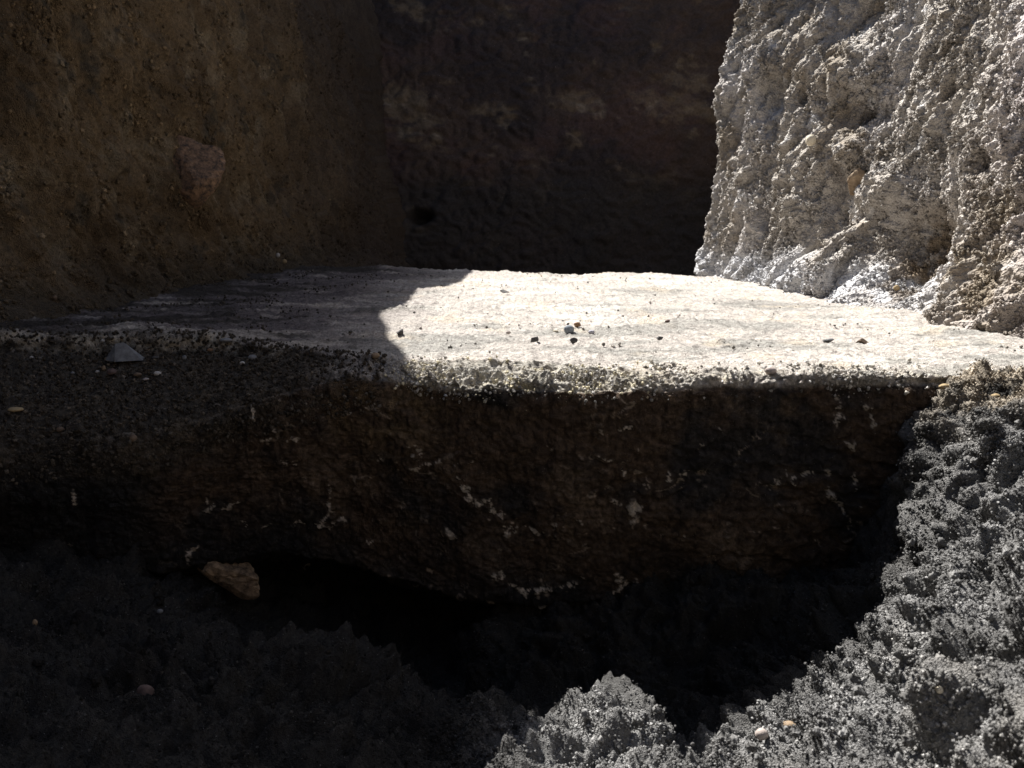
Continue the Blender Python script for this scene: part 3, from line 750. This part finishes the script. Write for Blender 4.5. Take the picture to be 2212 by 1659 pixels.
def scatter(name, P, nr, nc, weight, count, smin, smax, colour, tree, label, cat=None, sink=.1, power=2.2):
    w = cell_area(P, nr, nc) * weight
    w = w / w.sum()
    idx = np.searchsorted(np.cumsum(w), rng.random(count)).clip(0, len(P) - 1)
    N = normals_of(P, nr, nc)[idx]
    toward = np.array(CAM)[None] - P[idx]
    N = N * np.where((N * toward).sum(1) < 0, -1, 1)[:, None]
    size = smin + (smax - smin) * rng.random(count) ** power
    pos = P[idx] + N * (size * (0.5 - sink))[:, None] + rng.normal(size=(count, 3)) * .0012
    me = bpy.data.meshes.new(name)
    me.vertices.add(count); me.vertices.foreach_set('co', pos.astype(np.float32).ravel())
    a = me.attributes.new('tint', 'FLOAT_COLOR', 'POINT')
    col = colour(idx, pos)
    col = col * (1 + rng.normal(size=(count, 1)) * .18)
    a.data.foreach_set('color', np.concatenate([np.clip(col, .01, .8), np.ones((count, 1))], 1).astype(np.float32).ravel())
    a = me.attributes.new('size', 'FLOAT_VECTOR', 'POINT')
    a.data.foreach_set('vector', (size[:, None] * .5 * (.75 + .5 * rng.random((count, 3)))).astype(np.float32).ravel())
    a = me.attributes.new('turn', 'FLOAT_VECTOR', 'POINT')
    a.data.foreach_set('vector', (rng.random((count, 3)) * 6.28).astype(np.float32).ravel())
    o = bpy.data.objects.new(name, me); COL.objects.link(o)
    md = o.modifiers.new('scatter', 'NODES'); md.node_group = tree
    return tag(o, label, kind='stuff')

x, y, z = PB.T
vis = (y > .36) * (y < 1.08) * (np.abs(x) < .72 * (y + .12))
lit = sstep(-.02, .02, z + (.985 - y) / SUN_M) * (x > -.08)
clump = .35 + sstep(-.1, .4, fbm(PB, .035, 151.0, 2))
def pick(C, lo=.8, hi=1.6):
    return lambda idx, pos: C[idx] * (lo + (hi - lo) * rng.random((len(idx), 1)) ** 2)
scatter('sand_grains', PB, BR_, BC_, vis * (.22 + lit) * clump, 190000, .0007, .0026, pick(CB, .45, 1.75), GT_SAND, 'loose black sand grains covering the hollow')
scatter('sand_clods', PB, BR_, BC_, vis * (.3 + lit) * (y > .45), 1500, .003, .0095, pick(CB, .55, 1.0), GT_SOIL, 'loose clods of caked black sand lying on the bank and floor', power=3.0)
x, y, z = PL.T
zl_ = np.interp(x, LX, L_zL); yl_ = np.interp(x, LX, L_yL); yu_ = np.interp(x, LX, L_yU)
lipw = np.exp(-((z - zl_ - .002) / .014) ** 2) * np.exp(-((y - yl_ - .02) / .045) ** 2) * sstep(-.19, -.1, x) * (x < .7) * (.06 + sstep(-.05, .3, fbm(PL, .10, 152.0, 4, .6))) * (.25 + np.exp(-((x - .02) / .17) ** 2))
def lip_col(idx, pos):
    base = np.array([[.44, .41, .35], [.58, .52, .37], [.26, .245, .22], [.54, .52, .49], [.38, .36, .33]])
    k = rng.integers(0, 5, len(idx))
    k = np.where((k == 1) & (np.abs(pos[:, 0] - .0) > .2), 4, k)
    return base[k]
scatter('lip_crumbs', PL, LR, LC, lipw, 7500, .0007, .0045, lip_col, GT_SOIL, 'cream crumbs along the broken front lip of the ledge', sink=.0, power=4.0)
topw = (z > -.03) * (y > yu_ - .05) * (y < 2.6) * (np.abs(x) < .9) * (.03 + sstep(.1, .35, fbm(PL, .14, 153.0, 4, .6))) / np.clip(y, 1, 3)
def top_col(idx, pos):
    dark = rng.random((len(idx), 1)) < .6
    return np.where(dark, np.array([[.13, .12, .105]]), CL[idx])
scatter('ledge_crumbs', PL, LR, LC, topw, 2200, .0008, .0050, top_col, GT_SOIL, 'small soil crumbs strewn over the flat top of the ledge', power=5.0)
scw = (x < -.17) * (x > -.9) * (y < yu_ + .02) * (z > zl_ - .05) * (y > .9) + .35 * sstep(-.25, -.6, x) * (x > -1.0) * (y < 2.5) * (z > -.03) * sstep(.0, .25, fbm(PL, .12, 156.0, 4, .6))
scatter('soil_crumbs', PL, LR, LC, scw.astype(float), 15000, .0010, .0050, lambda idx, pos: np.array([[.085, .072, .057]]) * (.6 + 1.1 * rng.random((len(idx), 1)) ** 2), GT_SOIL, 'dark soil crumbs in the broken left part of the ledge')
x, y, z = PR.T
rw = (y > 1.1) * (y < 2.9) * (z < .95) / np.clip(y, 1, 3) * (.2 + sstep(-.2, .4, fbm(PR, .06, 154.0, 3)))
scatter('wall_crumbs', PR, RRN, RCN, rw * (.1 + sstep(-.1, .3, fbm(PR, .16, 104.0, 3, .6))), 70000, .0018, .0075, pick(CR, .75, 1.2), GT_SOIL, 'rough crumbs clinging to the sunlit right wall', sink=.15)

# ------------------------------------------------------------------ stones and pebbles, each a thing of its own
def rounded(seed, dims, rough=.12, sub=3):
    bm = bmesh.new(); bmesh.ops.create_icosphere(bm, subdivisions=sub, radius=1.0)
    v = np.array([w.co[:] for w in bm.verts])
    d = 1 + rough * 1.6 * fbm(v, 1.1, seed * 3.7, 3)
    v = v * d[:, None] * np.array(dims)[None] / 2
    for w, c in zip(bm.verts, v): w.co = c
    return bm

def rough_rock(seed, dims, planes=8, rough=.10):
    r = np.random.default_rng(seed)
    bm = bmesh.new(); bmesh.ops.create_icosphere(bm, subdivisions=4, radius=1.0)
    v = np.array([w.co[:] for w in bm.verts])
    n = r.normal(size=(planes, 3)); n /= np.linalg.norm(n, axis=1)[:, None]
    dd = .50 + .35 * r.random(planes)
    k = v @ n.T
    rad = np.min(np.where(k > .05, dd[None] / np.maximum(k, .05), 9.0), axis=1).clip(.3, 1.35)
    rad = rad * (1 + rough * fbm(v, .7, seed * 1.9, 4, .6)) + .03 * billow(v, .18, seed * 2.1)
    v = v * rad[:, None] * np.array(dims)[None] / 2 * 1.2
    for w, c in zip(bm.verts, v): w.co = c
    return bm

def chip(dims):
    v = [(-.5, -.15, -.5), (-.15, -.5, -.5), (.5, -.2, -.5), (.46, .3, -.5), (-.3, .5, -.5), (-.22, -.02, .45), (-.02, .06, .5), (.22, -.05, -.05), (-.42, .05, -.1), (.48, 0, -.36)]
    bm = bmesh.new()
    for q in v: bm.verts.new((q[0] * dims[0], q[1] * dims[1], q[2] * dims[2]))
    bmesh.ops.convex_hull(bm, input=bm.verts)
    bmesh.ops.delete(bm, geom=[w for w in bm.verts if not w.link_faces], context='VERTS')
    bmesh.ops.subdivide_edges(bm, edges=list(bm.edges), cuts=3, use_grid_fill=True)
    p = np.array([w.co[:] for w in bm.verts]); k = noise(p, .008, 3.0) * .0009
    bm.normal_update()
    for w, q in zip(bm.verts, k): w.co += w.normal * float(q)
    return bm

MATS = {}
def smat(key):
    pal = {'grey': ((.12, .122, .125), (.24, .245, .25)), 'blue': ((.15, .17, .19), (.28, .31, .34)), 'pale': ((.34, .32, .30), (.52, .50, .47)), 'tan': ((.19, .135, .085), (.32, .24, .16)),
           'yellow': ((.26, .19, .10), (.42, .32, .18)), 'red': ((.09, .062, .055), (.17, .12, .105)), 'dark': ((.05, .048, .048), (.10, .095, .09)), 'pink': ((.30, .25, .225), (.46, .40, .36)),
           'lilac': ((.34, .33, .37), (.52, .51, .55)), 'orange': ((.20, .115, .065), (.32, .20, .12)), 'rust': ((.045, .034, .028), (.30, .18, .105)), 'ochre': ((.06, .042, .028), (.38, .27, .17)), 'brown': ((.10, .07, .05), (.2, .145, .10)), 'cream': ((.5, .44, .33), (.68, .62, .5))}
    if key not in MATS: MATS[key] = stone_material(key + '_stone', *pal[key], scale=90.0)
    return MATS[key]

TREES = {'ledge': BV_LEDGE, 'bowl': BV_BOWL, 'left': BV_LEFT, 'right': BV_RIGHT}
def put(name, surf, px, py, wpx, hpx, mat, label, cat='pebble', kind='round', depth=None, sink=.3, seed=None, turn=0.0, group=None, tilt=0.0):
    d = ray(px, py)
    hit = TREES[surf].ray_cast(CAM, d)
    if hit[0] is None: return None
    p, n = hit[0], hit[1]
    if n.dot(d) > 0: n = -n
    dist = (p - CAM).length
    w, h = wpx / FOC * dist, hpx / FOC * dist
    dep = depth * w if depth else w * .8
    seed = seed if seed is not None else int(px * 7 + py) % 997
    bm = rounded(seed, (w, dep, h)) if kind == 'round' else chip((w, dep, h)) if kind == 'chip' else rough_rock(seed, (w, dep, h))
    for f in bm.faces: f.smooth = kind == 'round'
    me = bpy.data.meshes.new(name); bm.to_mesh(me); bm.free()
    me.materials.append(smat(mat))
    o = bpy.data.objects.new(name, me); COL.objects.link(o)
    ext = abs(n.x) * w / 2 + abs(n.y) * dep / 2 + abs(n.z) * h / 2
    o.location = p + n * ext * (1 - 2 * sink)
    o.rotation_euler = (tilt, tilt * .5, turn)
    return tag(o, label, cat, group)

x, y, z = PW.T
lw = (y > 1.1) * (y < 3.9) * (z < .95) / np.clip(y, 1, 4) * (.1 + sstep(.0, .4, fbm(PW, .10, 155.0, 4, .6)))
scatter('wall_crumbs', PW, LWR, LWC, lw, 30000, .0015, .0090, pick(CW, .75, 1.5), GT_SOIL, 'brown soil crumbs clinging to the shaded left wall', sink=.2, power=3.0)
P_ = put
# on the sunlit top of the ledge
P_('pebble', 'ledge', 1227, 722, 22, 21, 'blue', 'blue-grey round pebble near the middle of the sunlit ledge', depth=.9, sink=.12)
P_('pebble', 'ledge', 1245, 707, 15, 11, 'orange', 'small brown pebble just behind the blue-grey pebble', sink=.1)
P_('pebble', 'ledge', 1278, 722, 14, 10, 'lilac', 'small lilac-white pebble right of the blue-grey pebble', sink=.15)
P_('pebble', 'ledge', 1202, 718, 12, 6, 'cream', 'tiny flat cream pebble left of the blue-grey pebble', sink=.2)
P_('pebble', 'ledge', 1097, 722, 10, 8, 'pink', 'tiny pinkish-white pebble on sunlit ledge, left of the flat cream pebble', sink=.15)
P_('clod', 'ledge', 1149, 741, 15, 14, 'dark', 'dark soil clod standing close to the front lip of the ledge', 'clod', 'angular', sink=.12)
P_('clod', 'ledge', 1241, 743, 12, 11, 'dark', 'small dark clod directly in front of the blue-grey pebble', 'clod', 'angular', sink=.12)
P_('clod', 'ledge', 864, 724, 15, 12, 'dark', 'bluish dark clod at the tip of the ledge shadow', 'clod', 'angular', sink=.12)
P_('clod', 'ledge', 1090, 633, 16, 6, 'dark', 'flat dark clod far back on the sunlit ledge', 'clod', 'angular', sink=.15)
P_('clod', 'ledge', 1440, 697, 8, 7, 'red', 'tiny reddish dark clod alone on the sunlit ledge', 'clod', 'angular', sink=.12)
P_('clod', 'ledge', 1425, 734, 13, 6, 'dark', 'flat dark clod in front of the tiny reddish clod', 'clod', 'angular', sink=.15)
P_('clod', 'ledge', 1665, 806, 24, 18, 'pink', 'pinkish lump set in the front lip of the ledge', 'lump', 'round', sink=.3)
P_('clod', 'ledge', 1862, 742, 22, 9, 'brown', 'wide brown clod on the right part of the sunlit ledge', 'clod', 'angular', sink=.2)
P_('clod', 'ledge', 1790, 738, 16, 7, 'grey', 'grey clod left of the wide brown clod on the ledge', 'clod', 'angular', sink=.2)
P_('stone', 'ledge', 2012, 684, 26, 15, 'dark', 'dark rounded stone at the foot of the sunlit wall', 'stone', sink=.12)
P_('pebble', 'ledge', 2013, 664, 7, 8, 'red', 'tiny reddish pebble behind the dark rounded stone', sink=.12)
P_('pebble', 'ledge', 812, 772, 19, 13, 'tan', 'orange-tan oval pebble on the shaded front lip of the ledge', sink=.2)
# in the broken, shaded left part
P_('stone', 'ledge', 275, 776, 74, 33, 'grey', 'grey angular stone with pointed top in the shaded soil', 'stone', 'chip', depth=.6, sink=.12)
for px, py, w, h, m, lab in [
    (223, 737, 8, 6, 'pale', 'tiny white pebble behind the grey angular stone, to its left'), (231, 781, 9, 11, 'tan', 'tan pebble touching the left end of the grey angular stone'),
    (226, 799, 8, 11, 'tan', 'tan upright pebble in front of the grey angular stone'), (243, 809, 19, 14, 'red', 'reddish-brown pebble in front of the grey angular stone'),
    (343, 811, 15, 10, 'pale', 'pale pebble lying right of the reddish-brown pebble'), (301, 813, 16, 8, 'brown', 'flat brown pebble between the reddish-brown and the pale pebble'),
    (211, 805, 8, 6, 'pale', 'small pale pebble left of the reddish-brown pebble'), (157, 808, 8, 6, 'grey', 'small grey pebble far left of the reddish-brown pebble'),
    (494, 738, 25, 9, 'grey', 'flat grey oval pebble in shaded soil behind the others'), (455, 758, 12, 7, 'orange', 'small orange pebble left of the dark hollow in the soil'),
    (547, 778, 20, 13, 'grey', 'grey half-buried pebble at the right end of the dark soil'), (525, 788, 11, 9, 'pale', 'small pale pebble below the grey half-buried pebble'),
    (399, 776, 9, 10, 'grey', 'upright grey pebble right of the grey angular stone'), (336, 775, 14, 6, 'dark', 'dark flat pebble at the right tip of the grey angular stone'),
    (266, 756, 8, 6, 'pink', 'tiny pinkish pebble just behind the grey angular stone'), (68, 774, 7, 5, 'pale', 'tiny white pebble near the left end of the dark soil'),
    (316, 822, 13, 6, 'pink', 'pinkish sliver in front of the flat brown pebble'), (35, 889, 28, 9, 'yellow', 'flat yellow lump at the far left of the lower lip'),
    (287, 948, 16, 16, 'brown', 'brown pebble set in the shaded face below the soil'), (137, 931, 15, 11, 'brown', 'brown pebble in the face below the yellow lump, to its right')]:
    P_('pebble', 'ledge', px, py, w, h, m, lab, sink=.22)
# walls
P_('stone', 'left', 412, 368, 80, 100, 'rust', 'brown stone with orange crust bulging from the shaded left wall', 'stone', 'angular', depth=.9, sink=.46, seed=9, tilt=.3)
P_('pebble', 'left', 611, 566, 10, 9, 'yellow', 'yellow pebble at the foot of the shaded left wall', sink=.2)
P_('pebble', 'left', 598, 553, 8, 9, 'pale', 'pale pebble just above the yellow pebble on the left wall', sink=.2)
P_('pebble', 'left', 117, 644, 9, 9, 'brown', 'small brown pebble low on the left wall', sink=.25)
P_('pebble', 'right', 1757, 303, 20, 22, 'cream', 'cream pebble stuck in the sunlit right wall', sink=.15)
P_('stone', 'right', 1853, 402, 34, 46, 'tan', 'tan lump set in the sunlit right wall', 'stone', 'angular', sink=.42, seed=31)
P_('pebble', 'right', 1937, 627, 12, 11, 'yellow', 'yellow pebble under the hollow of the right wall', sink=.15)
P_('pebble', 'right', 1545, 492, 13, 13, 'pale', 'pale pebble low on the far edge of the right wall', sink=.2)
# hollow of black sand
P_('rock', 'ledge', 484, 1222, 128, 66, 'ochre', 'rough tan and rust rock jutting from the foot of the ledge', 'rock', 'angular', depth=.6, sink=.40, seed=8, tilt=.3)
P_('stone', 'bowl', 305, 1503, 34, 36, 'red', 'round reddish stone in the shaded black sand', 'stone', sink=.3)
P_('pebble', 'bowl', 74, 1349, 9, 12, 'tan', 'small tan pebble on the shaded sand at the left', sink=.15)
P_('pebble', 'bowl', 350, 1324, 12, 9, 'grey', 'small grey pebble under the shaded ledge', sink=.15)
P_('pebble', 'bowl', 1656, 1592, 26, 22, 'pink', 'pinkish-white pebble on the sunlit black sand', sink=.2)
P_('pebble', 'bowl', 1706, 1568, 26, 12, 'tan', 'flat tan pebble behind the pinkish-white pebble', sink=.3)
P_('pebble', 'bowl', 2030, 1488, 13, 14, 'cream', 'small yellowish-white pebble on the sunlit sand bank', sink=.15)
P_('pebble', 'bowl', 2044, 838, 22, 12, 'yellow', 'yellow pebble in the brown soil by the ledge corner', sink=.38)
P_('pebble', 'bowl', 2150, 858, 18, 11, 'yellow', 'yellow pebble nearest the right edge in the brown soil', sink=.38)
